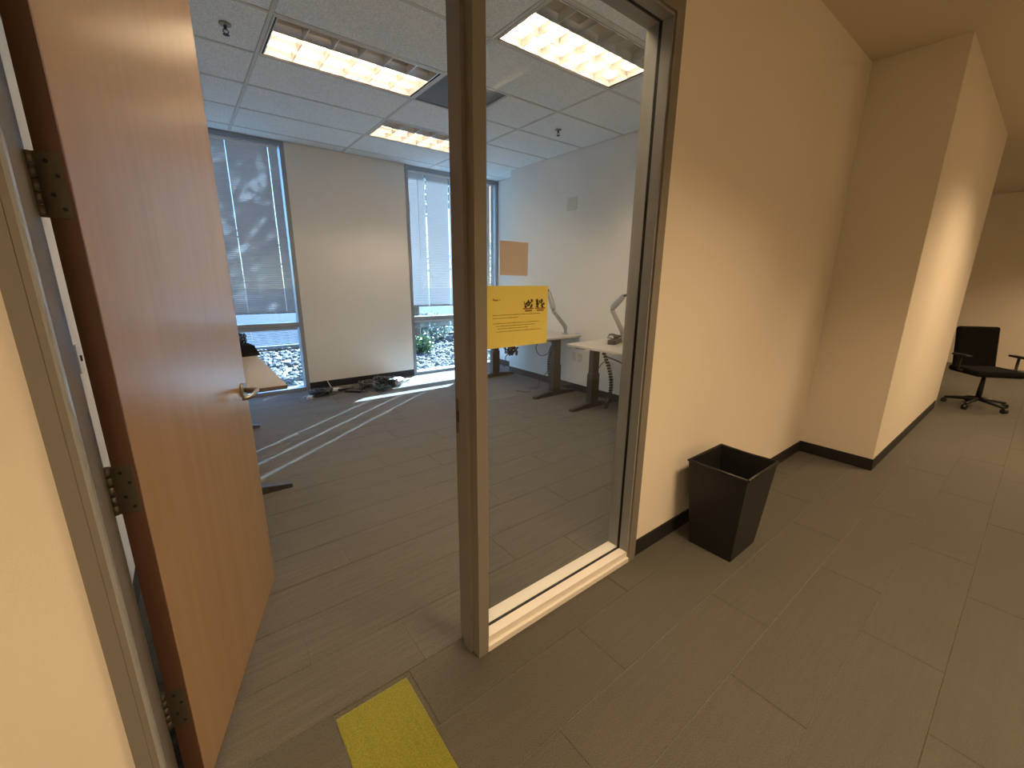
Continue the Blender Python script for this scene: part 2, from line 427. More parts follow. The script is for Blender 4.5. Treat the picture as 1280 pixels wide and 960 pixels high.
# sill: low curb with a top channel
b = MB(); b.box(.797, 1.735, Y0, Y1, 0, .028, c=.002); b.build('sill', M['stop'], tr)
b = MB(); b.box(.797, 1.735, Y0+.014, 1.213, .028, .060, c=.0015); b.build('glazing_stop', M['stop'], tr)
b = MB(); b.box(.797, 1.735, 1.229, Y1-.006, .028, .060, c=.0015); b.build('glazing_stop', M['stop'], tr)
for (ya, yb) in ((Y0+.010, 1.213), (1.229, Y1-.006)):
    b = MB(); b.box(1.725, 1.735, ya, yb, .060, FZ, c=.001); b.build('glazing_stop', M['jambstop'], tr)
    b = MB(); b.box(.797, 1.725, ya, yb, FZ-.012, FZ, c=.001); b.build('glazing_stop', M['jambstop'], tr)
    b = MB(); b.box(.797, .806, ya, yb, .060, FZ-.012, c=.001); b.build('glazing_stop', M['jambstop'], tr)
b = MB(); b.box(.797, 1.735, 1.213, 1.229, .028, .058); b.box(1.727, 1.735, 1.213, 1.229, .058, FZ); b.box(.797, 1.727, 1.213, 1.229, FZ-.010, FZ); b.box(.797, .803, 1.213, 1.229, .058, FZ-.01)
b.build('gasket', M['gasket'], tr)
# strike plate with its hole, on the back rabbet of the mullion
b = MB(); b.box(.7505, .752, 1.254, 1.292, .94, 1.075); b.build('strike_plate', M['hinge'], tr)
b = MB(); b.box(.7500, .7512, 1.264, 1.281, .985, 1.03); b.build('strike_hole', M['dark'], tr)
# small dark screws in jamb
win = struct(bx(.805, 1.727, 1.218, 1.224, .058, FZ-.010).build('window_3', M['glass_in']))

# ------------------------------------------------------------------ door leaf, open about 70 degrees
ang = math.radians(70.3)
DW, DT, DH = .956, .046, 2.525
# local frame: x along the leaf from hinge edge, y = thickness towards room face, z up
b = MB(); b.box(.004, DW, .0, DT, .008, DH, c=.0015)
door = struct(b.build('door_1', M['door'], None, (-.1445, 1.28, 0)))
door.rotation_euler = (0, 0, ang)
b = MB(); b.box(0, .004, .0005, DT-.0005, .008, DH); b.build('edge_band', M['edge'], door)
b = MB(); b.box(DW, DW+.003, .0005, DT-.0005, .008, DH); b.build('edge_band', M['edge'], door)
for hz in (2.36, 1.677, 1.0, .325):
    h = bx(-.0018, 0, .006, DT+.004, hz-.062, hz+.062, c=.0006).build('hinge', M['hinge'], door)
    q = MB()
    for k in range(5):
        q.tube([(-.002, DT+.009, hz-.062+k*.0248+.0008), (-.002, DT+.009, hz-.062+(k+1)*.0248-.0008)], .0075, n=12)
    q.build('knuckle', M['hinge'], h)
    q = MB()
    for sx, sz in ((.016, -.045), (.030, -.018), (.016, .018), (.030, .045)):
        q.tube([(-.0018, sx, hz+sz), (-.0030, sx, hz+sz)], .0042, n=10)
    q.build('screw', M['black'], h)
for side in (0, 1):
    sg = -1 if side == 0 else 1; yb = 0 if side == 0 else DT; hx, hz = DW-.07, 1.02
    h = MB(); h.tube([(hx, yb, hz), (hx, yb+sg*.006, hz), (hx, yb+sg*.010, hz)], .03, n=28, rs=[.032, .032, .027]); h = h.build('door_handle', M['steel'], door)
    q = MB(); q.tube([(hx, yb+sg*.008, hz), (hx, yb+sg*.048, hz), (hx-.006, yb+sg*.058, hz), (hx-.022, yb+sg*.062, hz), (hx-.06, yb+sg*.062, hz-.002), (hx-.095, yb+sg*.058, hz-.006), (hx-.115, yb+sg*.046, hz-.008), (hx-.118, yb+sg*.030, hz-.008)], .009, n=12, rs=[.011, .010, .010, .010, .0095, .009, .0085, .008])
    q.build('lever', M['steel'], h)
b = MB(); b.box(DW+.003, DW+.0045, .010, DT-.010, .96, 1.08); b.build('latch_plate', M['steel'], door)
b = MB(); b.box(DW+.0045, DW+.015, .016, DT-.016, 1.01, 1.03, c=.003); b.build('latch_bolt', M['steel'], door)

# ------------------------------------------------------------------ windows in the back wall
def window(name, x0, x1):
    w0 = struct(empty(name, (x0, FAR, 0)))
    W = x1-x0
    def fr(nm, *bxs):
        q = MB()
        for t in bxs: q.box(*t, c=.002)
        return q.build(nm, M['alum'], w0)
    fr('window_frame', (0, .05, -.006, .16, 0, CH)); fr('window_frame', (W-.05, W, -.006, .16, 0, CH))
    fr('window_frame', (.05, W-.05, 0, .16, CH-.05, CH)); fr('window_frame', (.05, W-.05, -.004, .16, 0, .045))
    fr('transom', (.05, W-.05, .02, .14, .868, .93))
    for z0, z1 in ((.045, .868), (.93, CH-.05)):
        bx(.05, W-.05, .095, .101, z0, z1).build('pane', M['glass_out'], w0)
    return w0
window('window_1', -.43, 1.24)
window('window_2', 2.79, 4.46)

# ------------------------------------------------------------------ mini blinds
def blind(x0, x1, ztop, zbot, yc, label, group, cords, pitch=.0235, tilt=66, raised=False, wand=None, slot=.014, name='window_blind'):
    t = empty(name, (x0, yc, 0), 0, label, 'blind', group)
    W = x1-x0
    bx(0, W, -.014, .014, ztop-.028, ztop, c=.002).build('headrail', M['railw'], t)
    bx(0, W, -.012, .012, zbot, zbot+.012, c=.003).build('bottom_rail', M['hinge'] if not raised else M['alum'], t)
    a = math.radians(tilt); d = .0125
    if raised: pitch, a = .0042, math.radians(4)
    xs = [0]; 
    for c in cords: xs += [c-x0-slot/2, c-x0+slot/2]
    xs.append(W)
    q = MB()
    # curved slat: three strips across, room side edge up
    prof = []
    for k in range(5):
        s_ = -1+2*k/4; cr = .0024*(1-s_*s_)
        prof.append((-math.cos(a)*d*s_+math.sin(a)*cr, math.sin(a)*d*s_+math.cos(a)*cr))
    for k in range(0, len(xs), 2):
        vs = [(xs[k], y_, z_) for y_, z_ in prof]+[(xs[k+1], y_, z_) for y_, z_ in prof]
        q.add(vs, [(i, i+1, 6+i, 5+i) for i in range(4)], None, True)
    for k in range(1, len(xs)-1, 2):      # narrow bridges beside the rout holes
        for (i0, f0, f1) in ((0, 0, .28), (3, .72, 1)):
            pa, pb = prof[i0], prof[i0+1]
            A = [pa[0]+(pb[0]-pa[0])*f0, pa[1]+(pb[1]-pa[1])*f0]; B = [pa[0]+(pb[0]-pa[0])*f1, pa[1]+(pb[1]-pa[1])*f1]
            q.add([(xs[k], *A), (xs[k+1], *A), (xs[k+1], *B), (xs[k], *B)], [(0, 1, 2, 3)])
    me = q.mesh('slat', M['slat'])
    z = ztop-.028-.010 if not raised else zbot+.012+.003
    n_ = 0
    if raised:
        while z < ztop-.030:
            o = bpy.data.objects.new('slat', me); COL.objects.link(o); o.parent = t; o.location = (0, 0, z); z += pitch; n_ += 1
    else:
        while z > zbot+.014:
            o = bpy.data.objects.new('slat', me); COL.objects.link(o); o.parent = t; o.location = (0, 0, z); z -= pitch; n_ += 1
    for c in cords:
        MB().tube([(c-x0, -.015, ztop-.02), (c-x0, -.015, zbot+.006)], .0009, n=5).build('ladder_cord', M['cord'], t)
    if wand is not None:
        q = MB(); q.tube([(wand-x0, -.024, ztop-.02), (wand-x0+.004, -.027, ztop-1.25)], .004, n=8); q.build('tilt_wand', M['railw'], t)
        q = MB(); q.tube([(wand-x0+.09, -.022, ztop-.02), (wand-x0+.09, -.022, ztop-1.62)], .0014, n=5); q.tube([(wand-x0+.10, -.022, ztop-.02), (wand-x0+.10, -.022, ztop-1.60)], .0014, n=5)
        q.build('pull_cord', M['cord'], t)
        q = MB(); q.tube([(wand-x0+.095, -.022, ztop-1.60), (wand-x0+.095, -.022, ztop-1.65)], .007, n=8, rs=[.004, .008]); q.build('tassel', M['railw'], t)
    return t
YB = FAR+.035
blind(-.372, 1.172, 3.045, 1.055, YB, 'closed grey mini blind over the left window, hanging in shade above the gravel view', 'closed mini blinds', (-.2, .22, .64, 1.07), wand=-.32, slot=.005)
blind(-.372, 1.172, .862, .572, YB+.03, 'short half-lowered blind under the left window transom', 'lower blinds', (-.2, .22, .64, 1.07), tilt=22, pitch=.0215)
blind(2.855, 4.39, 3.045, 1.085, YB, 'closed sunlit mini blind over the right window, behind the glass partition post', 'closed mini blinds', (3.13, 3.525, 3.91, 4.32), wand=2.99)
blind(2.855, 4.39, .862, .748, YB+.03, 'raised blind stacked under the right window transom, bright with sun', 'lower blinds', (3.13, 3.525, 3.91, 4.32), raised=True)

# ------------------------------------------------------------------ louvered lights
def troffer(loc, label, lit=(1, 2), hall=False):
    # local origin at the ceiling plane; cell 1.235 x .625
    t = empty('ceiling_light', loc, 0, label, 'light', 'louvered ceiling lights')
    W, D = (1.205, .60) if not hall else (1.2, .58); cx, cy = W/2, D/2
    q = MB(); s_ = .012
    q.box(-cx, cx, -cy, -cy+s_, -.002, .03); q.box(-cx, cx, cy-s_, cy, -.002, .03); q.box(-cx, -cx+s_, -cy+s_, cy-s_, -.002, .03); q.box(cx-s_, cx, -cy+s_, cy-s_, -.002, .03)
    q.build('light_frame', M['grid'], t)
    q = MB(); k = .012
    q.box(-cx+s_, cx-s_, -cy+s_, -cy+s_+k, .004, .02); q.box(-cx+s_, -cx+s_+k, -cy+s_+k, cy-s_, .004, .02); q.box(cx-s_-k*.4, cx-s_, -cy+s_+k, cy-s_, .004, .02)
    q.build('shadow_gap', M['dark'], t)
    X0, X1, Ya, Yb = -cx+s_+k, cx-s_-k, -cy+s_+k, cy-s_-.004
    q = MB(); q.box(X0-.01, X1+.01, Ya-.01, Yb+.004, .125, .14)
    q.box(X0-.012, X0-.002, Ya, Yb, .02, .125); q.box(X1+.002, X1+.012, Ya, Yb, .02, .125); q.box(X0, X1, Ya-.01, Ya-.002, .02, .125); q.box(X0, X1, Yb+.0, Yb+.006, .02, .125)
    q.build('housing', M['reflector'], t)
    rows = 3; rw = (Yb-Ya)/rows
    def blade_x(y):
        q = MB(); n = 5; vs = []
        for k in range(n):
            f = k/(n-1); wd = .003+.011*f*f; z = .004+.052*f
            vs.append((wd, z))
        for k in range(n-1):
            for sgn in (-1, 1):
                a, b_ = vs[k], vs[k+1]
                P = [(X0, y+sgn*a[0], a[1]), (X1, y+sgn*a[0], a[1]), (X1, y+sgn*b_[0], b_[1]), (X0, y+sgn*b_[0], b_[1])]
                q.add(P, [(0, 1, 2, 3) if sgn < 0 else (3, 2, 1, 0)], None, True)
        q.add([(X0, y-vs[0][0], .004), (X1, y-vs[0][0], .004), (X1, y+vs[0][0], .004), (X0, y+vs[0][0], .004)], [(3, 2, 1, 0)])
        q.build('louver_blade', M['louver'], t)
    def blade_y(x):
        q = MB(); n = 5; vs = [(.003+.009*(k/(n-1))**2, .006+.048*k/(n-1)) for k in range(n)]
        for k in range(n-1):
            for sgn in (-1, 1):
                a, b_ = vs[k], vs[k+1]
                P = [(x+sgn*a[0], Ya, a[1]), (x+sgn*a[0], Yb, a[1]), (x+sgn*b_[0], Yb, b_[1]), (x+sgn*b_[0], Ya, b_[1])]
                q.add(P, [(3, 2, 1, 0) if sgn < 0 else (0, 1, 2, 3)], None, True)
        q.add([(x-.003, Ya, .006), (x+.003, Ya, .006), (x+.003, Yb, .006), (x-.003, Yb, .006)], [(0, 3, 2, 1)])
        q.build('louver_blade', M['louver'], t)
    for k in range(rows+1): blade_x(Ya+k*rw if 0 < k < rows else (Ya+.004 if k == 0 else Yb-.004))
    for k in range(7): blade_y(X0+.004+k*(X1-X0-.008)/6)
    for k in range(1, rows):      # solid divider above each long blade
        bx(X0, X1, Ya+k*rw-.013, Ya+k*rw+.013, .0565, .124).build('lamp_divider', M['reflector'], t)
    for k in range(rows):
        yc = Ya+(k+.5)*rw; on = k in lit
        MB().tube([(X0+.02, yc, .098), (X1-.02, yc, .098)], .013, n=12).build('lamp_tube', M['tube'] if on else M['tube_off'], t)
    return t
troffer((1.3125, 3.6575, CH), 'louvered warm light in the office ceiling above the door leaf, left of the grey grille')
troffer((2.5475, 2.4025, CH), 'louvered warm light seen through the tall glass pane, nearest the partition')
troffer((2.5475, 4.915, CH), 'small far louvered light nearest the windows, cut by the steel post')
troffer((1.3125, 1.775, CH), 'added louvered light just inside the doorway, out of view, to brighten the office', lit=(0, 1, 2))  # extra fixture, unseen, added to lift the office light
for i, (xa, xb) in enumerate(HX):
    c = ((xa+xb)/2, (HY[0]+HY[1])/2)
    t = empty('hall_light', (c[0], c[1], CH), 0, ['square-lit hall ceiling light left of the viewer', 'hall ceiling light nearest the glass pane', 'hall ceiling light in front of the jutting hall wall', 'hall ceiling light at the far end of the hall'][i], 'light', 'hall ceiling lights')
    q = MB(); q.box(-.61, .61, -.30, -.285, 0, .03); q.box(-.61, .61, .285, .30, 0, .03); q.box(-.61, -.595, -.285, .285, 0, .03); q.box(.595, .61, -.285, .285, 0, .03); q.build('light_frame', M['grid'], t)
    q = MB(); q.box(-.60, .60, -.29, .29, .14, .15); q.build('housing', M['reflector'], t)
    ld = bpy.data.lights.new('hall_lamp', 'AREA'); ld.shape = 'RECTANGLE'; ld.size = 1.1; ld.size_y = .5; ld.energy = HALL_WATTS; ld.color = (1, .70, .40); ld.spread = math.radians(118)
    lo = bpy.data.objects.new('hall_lamp', ld); COL.objects.link(lo); lo.location = (c[0], c[1], CH+.10)

# return air grille
t = empty('return_grille', (1.942, 3.357, CH), 0, 'dark grey square air grille in the ceiling beside the two louvered lights', 'vent')
q = MB(); q.box(0, .60, 0, .60, .012, .02); q.build('backing', M['dark'], t)
q = MB(); q.box(0, .60, 0, .015, 0, .012); q.box(0, .60, .585, .60, 0, .012); q.box(0, .015, .015, .585, 0, .012); q.box(.585, .60, .015, .585, 0, .012); q.build('grille_frame', M['grille'], t)
sl = bx(0, .57, -.009, .009, 0, .002).mesh('slat', M['grille'])
for k in range(28):
    o = bpy.data.objects.new('slat', sl); COL.objects.link(o); o.parent = t; o.location = (.015, .027+k*.0202, .005)

def sprinkler(loc, label):
    t = empty('sprinkler', loc, 0, label, 'sprinkler', 'pendant sprinklers')
    MB().tube([(0, 0, 0), (0, 0, -.006), (0, 0, -.010)], .03, n=20, rs=[.036, .034, .016]).build('escutcheon', M['steel'], t)
    q = MB(); q.tube([(0, 0, -.008), (0, 0, -.03)], .009, n=10); q.tube([(.010, 0, -.028), (.016, 0, -.042), (.004, 0, -.058)], .003, n=6); q.tube([(-.010, 0, -.028), (-.016, 0, -.042), (-.004, 0, -.058)], .003, n=6)
    q.build('body', M['black'], t)
    MB().tube([(0, 0, -.058), (0, 0, -.061)], .019, n=14).build('deflector', M['black'], t)
sprinkler((.479, 3.669, CH), 'small dark sprinkler head in the ceiling near the top of the door')
sprinkler((3.505, 3.682, CH), 'small dark sprinkler head in the ceiling behind the tall glass pane')

# ------------------------------------------------------------------ desks
def desk(name_label, x0, x1, y0, y1, h, feet, top_m, edge_m, cat='desk', group='height adjustable desks'):
    t = empty('standing_desk', ((x0+x1)/2, (y0+y1)/2, 0), 0, name_label, cat, group)
    cx, cy = (x0+x1)/2, (y0+y1)/2
    bx(x0-cx, x1-cx, y0-cy, y1-cy, h-.028, h, c=.004).build('tabletop', top_m, t)
    if edge_m is not None:
        bx(x0-cx-.0005, x1-cx+.0005, y0-cy-.0015, y0-cy+.003, h-.026, h-.003, c=.001).build('edge_band', edge_m, t)  # strip over the near edge, coloured as if in shade
    bx(-.05, .05, feet[0]-cy, feet[1]-cy, h-.075, h-.045, c=.003).build('crossbar', M['leg'], t)
    for fy in feet:
        y = fy-cy
        q = MB(); q.box(-.066, .066, y-.042, y+.042, .03, .42, c=.004); q.box(-.055, .055, y-.034, y+.034, .42, h-.05, c=.003)
        q.box(-.30, .30, y-.03, y+.03, h-.048, h-.028, c=.003)
        lg = q.build('leg', M['leg'], t)
        q = MB(); hw = (x1-x0)*.48
        # tapered foot
        q.quadbox([(-hw, y-.03, .0), (hw, y-.03, .0), (hw, y+.03, .0), (-hw, y+.03, .0)], [(-hw, y-.028, .028), (hw, y-.028, .028), (hw, y+.028, .028), (-hw, y+.028, .028)])
        q.quadbox([(-hw, y-.028, .028), (hw, y-.028, .028), (hw, y+.028, .028), (-hw, y+.028, .028)], [(-.12, y-.026, .06), (.12, y-.026, .06), (.12, y+.026, .06), (-.12, y+.026, .06)])
        q.build('foot', M['leg'], lg)
    return t
d1 = desk('white height adjustable desk farther along the right wall, its end half behind the yellow notice', 3.42, 4.18, 3.81, 5.50, .795, (3.90, 5.28), M['white_top'], None)
d2 = desk('white height adjustable desk nearer the glass, cut by the right steel jamb', 3.42, 4.18, 1.75, 3.34, .80, (1.95, 3.24), M['white_top'], None)
d3 = desk('beige-topped desk in front of the left window, mostly hidden behind the open door', -.26, .47, 2.99, 5.0, .82, (3.22, 4.80), M['beige_top'], M['edge_shade'])
# small control box under desk 2 and cable tray
bx(-.30, -.22, .60, .74, .745, .77, c=.003).build('control_box', M['black'], d2)

def monitor_arm(loc, pts, label, tip):
    t = empty('monitor_arm', loc, 0, label, 'monitor arm', 'silver monitor arms')
    q = MB(); q.box(-.035, .035, -.035, .035, 0, .012, c=.003); q.box(-.012, .012, -.045, .045, -.05, 0, c=.002); q.build('clamp', M['silver'], t)
    P = [Vector(p) for p in pts]
    q = MB(); q.tube([(0, 0, .01), P[0]], .022, n=12); q.build('post', M['silver'], t)
    q = MB(); q.tube([P[0]+Vector((0, 0, -.02)), P[0]+(P[1]-P[0])*.12, P[0]+(P[1]-P[0])*.85, P[1]], .019, n=10, rs=[.026, .03, .024, .028]); q.build('lower_arm', M['silver'], t)
    q = MB(); q.tube([P[1], P[1]+Vector((0, 0, .05))], .024, n=12); q.build('joint', M['steel'], t)
    q = MB(); a0 = P[1]+Vector((0, 0, .03)); q.tube([a0, a0+(P[2]-a0)*.1, a0+(P[2]-a0)*.9, P[2]], .02, n=10, rs=[.03, .038, .03, .026]); q.build('upper_arm', M['silver'], t)
    q = MB(); q.tube([P[2], P[2]+Vector(tip)], .014, n=10); q.build('wrist', M['black'], t)
    return t
monitor_arm((4.06, 4.00, .795), [(0, 0, .10), (-.16, .08, .31), (-.16, .18, .56)], 'grey monitor arm folded above the farther desk beside the yellow notice', (0, .04, .05))
monitor_arm((4.08, 3.07, .80), [(0, 0, .12), (-.13, .07, .37), (-.13, -.08, .54)], 'grey monitor arm with raised elbow on the nearer desk beside the steel frame', (.0, -.10, .03))

def wob(rng_, n, amp):
    return [Vector((rng_.uniform(-amp, amp), rng_.uniform(-amp, amp), 0)) for _ in range(n)]
def tangle(seed, R, turns, r, zmax, flat=1.0, n=18):
    rg = random.Random(seed); pts = []
    N = int(turns*n); ph = rg.uniform(0, 6)
    for i in range(N):
        a = ph+2*PI*i/n; k = i/N
        rr = R*(.55+.4*math.sin(k*9+ph))+rg.uniform(-.1, .1)*R
        z = r+abs(math.sin(k*7+ph*2+math.sin(a*1.5)))*zmax
        pts.append(Vector((rr*math.cos(a)+R*.25*math.sin(k*13), flat*(rr*math.sin(a)+R*.25*math.cos(k*11)), z)))
    out = []
    for i in range(len(pts)-1):     # subdivide
        out += [pts[i], (pts[i]+pts[i+1])/2]
    return out+[pts[-1]]
def cable_heap(loc, seed, R, turns, r, zmax, m, label, flat=1., group=None, name='cable_coil', strands=1, plug=None):
    t = empty(name, loc, 0, label, 'cable', group)
    for k in range(strands):
        MB().tube(tangle(seed+k*17, R, turns, r, zmax, flat), r, n=7).build('cable', M['greyc'] if (m is M['blackc'] and k == 1) else m, t)
    if plug is not None:
        q = MB(); q.box(R*.7, R*.7+.045, -.015, .015, 0, .022, c=.004); q.tube([(R*.7-.03, 0, .011), (R*.7, 0, .011)], .007, n=8); q.build('plug', plug, t)
    return t
def adapter(loc, rz, sx, sy, sz, label, m=None, zoff=0., seed=1, group=None):
    m = m or M['black']
    t = empty('power_adapter', loc, rz, label, 'power adapter', group)
    bx(-sx, sx, -sy, sy, 0, sz, c=.005).build('body', m, t)
    rg = random.Random(seed)
    pts = [Vector((sx, 0, sz*.5)), Vector((sx+.03, .0, sz*.4))]+[Vector((sx+.05+.03*math.cos(a*.9)*1.2, .05*math.sin(a), .006+.012*abs(math.sin(a*2)))) for a in [i*.7 for i in range(10)]]
    MB().tube(pts, .0035, n=6).build('cable', m, t)
    return t
def power_strip(loc, rz, L, label, m, sockets=5):
    t = empty('power_strip', loc, rz, label, 'power strip')
    bx(-L/2, L/2, -.027, .027, 0, .034, c=.005).build('body', m, t)
    for k in range(sockets):
        x = -L/2+.03+(L-.06)*(k+.5)/sockets
        q = MB(); q.box(x-.006, x-.003, -.008, .002, .034, .0346); q.box(x+.003, x+.006, -.008, .002, .034, .0346); q.build('socket', M['black'], t)
    q = MB(); q.tube([(L/2, 0, .016), (L/2+.03, 0, .014), (L/2+.06, .03, .006), (L/2+.05, .09, .005), (L/2-.03, .11, .005), (L/2-.12, .09, .006)], .004, n=7); q.build('cord', m, t)
    return t

# things on and under the desks
adapter((3.89, 3.03, .80), .4, .13, .045, .05, 'black power brick with looped cable on the nearer white desk', seed=4)
cable_heap((3.90, 3.02, .80+.05), 11, .10, 3, .006, .045, M['blackc'], 'loop of black cable resting on the power brick of the nearer white desk', name='cable_coil')
bx(-.02, .02, -.02, .02, 0, .03, c=.004).build('desk_puck', M['black'], None, (3.98, 4.36, .795)); o = bpy.data.objects['desk_puck']; tag(o, 'tiny black puck on the farther white desk beside the notice edge', 'device')
def hang(name, label, pts, r, cat='cable', m=None):
    P = [Vector(p) for p in pts]; out = []
    n = len(P)
    for i in range(n-1):
        p0, p1, p2, p3 = P[max(i-1, 0)], P[i], P[i+1], P[min(i+2, n-1)]
        for k in range(5):
            u = k/5; out.append(.5*((2*p1)+(-p0+p2)*u+(2*p0-5*p1+4*p2-p3)*u*u+(-p0+3*p1-3*p2+p3)*u**3))
    out.append(P[-1]); o = MB().tube(out, r, n=7).build(name, m or M['blackc']); tag(o, label, cat); return o
hang('desk_cable', 'thin black cable looping below the farther white desk down to the floor', [(3.8, 3.93, .76), (3.8, 4.02, .72), (3.8, 4.18, .72), (3.8, 4.30, .60), (3.8, 4.22, .50), (3.8, 4.06, .54), (3.8, 3.99, .66), (3.8, 3.96, .5), (3.8, 4.05, .3), (3.8, 4.2, .15), (3.8, 4.24, .03), (3.75, 4.35, .008), (3.6, 4.2, .008), (3.5, 4.35, .008)], .005)
hang('desk_cable', 'black power cord running from the nearer desk top past its leg to the wall', [(3.80, 3.15, .765), (3.80, 3.08, .66), (3.9, 2.98, .60), (4.0, 2.85, .52), (4.1, 2.8, .40), (4.19, 2.85, .35)], .007)
hang('desk_cable', 'short black cord bowed between the wall outlet and the nearer desk leg', [(4.195, 3.30, .45), (4.1, 3.28, .52), (3.98, 3.26, .52), (3.86, 3.255, .40), (3.84, 3.255, .2), (3.85, 3.25, .06)], .005)
# cable chain legs beside the columns
for (dy, zt, lab) in ((3.99, .72, 'black ribbed cable spine standing behind the farther desk leg'), (3.13, .70, 'black slanting cable spine beside the nearer desk leg')):
    t = empty('cable_spine', (3.84, dy, 0), 0, lab, 'cable tray')
    n_ = 22; lk = bx(-.022, .022, -.014, .014, -.012, .012, c=.003).mesh('spine_link', M['black'])
    sg = 1 if dy > 3.5 else -1
    for k in range(n_):
        f = k/(n_-1); o = bpy.data.objects.new('spine_link', lk); COL.objects.link(o); o.parent = t
        o.location = (0, sg*(.10*math.sin(f*PI)-.02+(.05 if sg < 0 else 0)*(1-f)*2), .03+f*(zt-.03))
# tangle hanging below the farther desk, behind the notice
cable_heap((3.80, 4.87, .40), 31, .12, 3, .009, .12, M['blackc'], 'clump of black cables dangling under the far desk just below the yellow notice', name='cable_clump', strands=2)
hang('desk_cable', 'black cord tail dangling from the cable clump below the yellow notice', [(3.80, 4.80, .77), (3.80, 4.84, .6), (3.80, 4.90, .45), (3.80, 5.0, .35), (3.80, 4.98, .25), (3.80, 5.06, .20)], .007)

# bag with cables on the left desk
t = empty('cable_bag', (.375, 4.42, .82), .2, 'black pouch heaped with cables on the beige desk by the left window', 'bag')
q = MB(); q.quadbox([(-.22, -.12, 0), (.10, -.12, 0), (.10, .12, 0), (-.22, .12, 0)], [(-.19, -.09, .10), (.07, -.08, .09), (.06, .08, .10), (-.19, .09, .11)]); q.build('pouch', M['fabric'], t)
for k in range(3):
    o = MB().tube([p+Vector((-.06, 0, .08)) for p in tangle(50+k*5, .10, 3, .007, .10)], .006, n=6).build('cable', M['blackc'], t)

# ------------------------------------------------------------------ clutter on the floor under the window wall
power_strip((1.14, 5.64, 0), .9, .14, 'white plastic plug block lying at the foot of the left window frame', M['whitep'], 3)
cable_heap((1.29, 5.72, 0), 3, .13, 7, .008, .07, M['blackc'], 'round heap of black cables between the two white plug blocks', strands=3)
power_strip((1.46, 5.86, .0), -.25, .19, 'white power strip lying against the black skirting near the left window', M['whitep'], 4)
hang('white_cord', 'white cord standing up against the skirting from the white power strip', [(1.47, 5.92, .03), (1.46, 6.0, .08), (1.455, 6.05, .12), (1.46, 6.075, .16)], .005, 'cable', M['whitep'])
adapter((1.68, 5.62, 0), -.75, .11, .045, .03, 'flat black power brick lying alone on the carpet below the window wall', seed=2)
adapter((1.60, 5.80, 0), .2, .07, .035, .028, 'smaller black power brick against the skirting behind the flat one', seed=3)
cable_heap((1.93, 5.76, 0), 5, .13, 6, .008, .08, M['blackc'], 'tangled black cable heap just right of the flat power brick', strands=2, plug=M['black'])
cable_heap((2.02, 5.52, 0), 6, .10, 6, .008, .05, M['greenc'], 'dark green cable coil at the front of the floor clutter', strands=2)
cable_heap((2.17, 5.84, 0), 7, .14, 6, .008, .09, M['blackc'], 'black cable heap against the skirting behind the green coil', strands=3)
cable_heap((2.31, 5.66, 0), 8, .10, 5, .010, .08, M['whitep'], 'white cable coil at the edge of the sun patch', strands=2)
cable_heap((2.22, 5.60, .0), 9, .07, 4, .009, .10, M['blackc'], 'small black coil lying over the white cable coil', strands=1)
power_strip((2.52, 5.80, 0), .5, .11, 'tiny white plug block beside the sunlit patch below the right window', M['whitep'], 2)
hang('thin_cord', 'thin black cord straggling on the carpet in front of the white power strip', [(1.40, 5.62, .006), (1.50, 5.70, .006), (1.6, 5.67, .006), (1.66, 5.75, .006), (1.78, 5.72, .006), (1.85, 5.66, .006)], .005)

# ------------------------------------------------------------------ notices on the glass
YG = 1.2178
t = empty('notice', (.842, YG, 1.258), 0, 'mustard yellow printed notice taped on the glass beside the steel post', 'sign')
bx(0, .289, -.0012, 0, 0, .223).build('sheet', M['paper'], t)
def text(body, size, x, z, m, parent, name='print_text', track=1.0, bold=0):
    cu = bpy.data.curves.new(name, 'FONT'); cu.body = body; cu.size = size; cu.extrude = .0001; cu.space_character = track; cu.offset = bold
    o = bpy.data.objects.new(name, cu); COL.objects.link(o)
    dg = bpy.context.evaluated_depsgraph_get(); me = bpy.data.meshes.new_from_object(o.evaluated_get(dg)); bpy.data.objects.remove(o)
    me.materials.clear(); me.materials.append(m)
    o = bpy.data.objects.new(name, me); COL.objects.link(o); o.parent = parent; o.rotation_euler = (PI/2, 0, 0); o.location = (x, -.0014, z); return o
text('Phase 1', .0105, .024, .170, M['ink'], t, bold=.0002)
rg = random.Random(3)
def body_line(x0, x1, z):
    q = MB(); x = x0
    while x < x1:
        w_ = min(rg.uniform(.006, .016), x1-x); h = rg.uniform(.0016, .0026)
        q.box(x, x+w_*.92, -.0015, -.0012, z, z+h); x += w_+.0012
    q.build('print_line', M['inkl'], t)
for x0, x1, z in ((.024, .250, .118), (.024, .140, .107), (.030, .246, .088), (.038, .226, .0785), (.046, .190, .069), (.040, .254, .058)): body_line(x0, x1, z)
bx(.024, .0262, -.0015, -.0012, .088, .0905).build('print_bullet', M['ink'], t)
# the two little pictures with dark red captions
for px_ in (.166, .226):
    q = MB()
    for _ in range(26):
        a, c = rg.uniform(0, .040), rg.uniform(.008, .036); s1, s2 = rg.uniform(.003, .010), rg.uniform(.003, .010)
        q.box(px_+a, px_+min(a+s1, .046), -.0016, -.0012, .132+c, .132+min(c+s2, .042))
    q.build('picture', M['ink'], t)
    q = MB()
    q.box(px_-.002, px_+.050, -.00155, -.0012, .136, .141); q.build('picture_base', M['inkor'], t)
    q = MB()
    for k in range(6): q.box(px_+.008+k*.0058, px_+.0125+k*.0058, -.0016, -.0012, .128, .134)
    q.build('caption', M['inkred'], t)
t = bx(.898, 1.026, YG-.0012, YG, 1.517, 1.634).build('paper_square', M['tan']); tag(t, 'plain tan paper square on the glass above the yellow notice', 'sign')

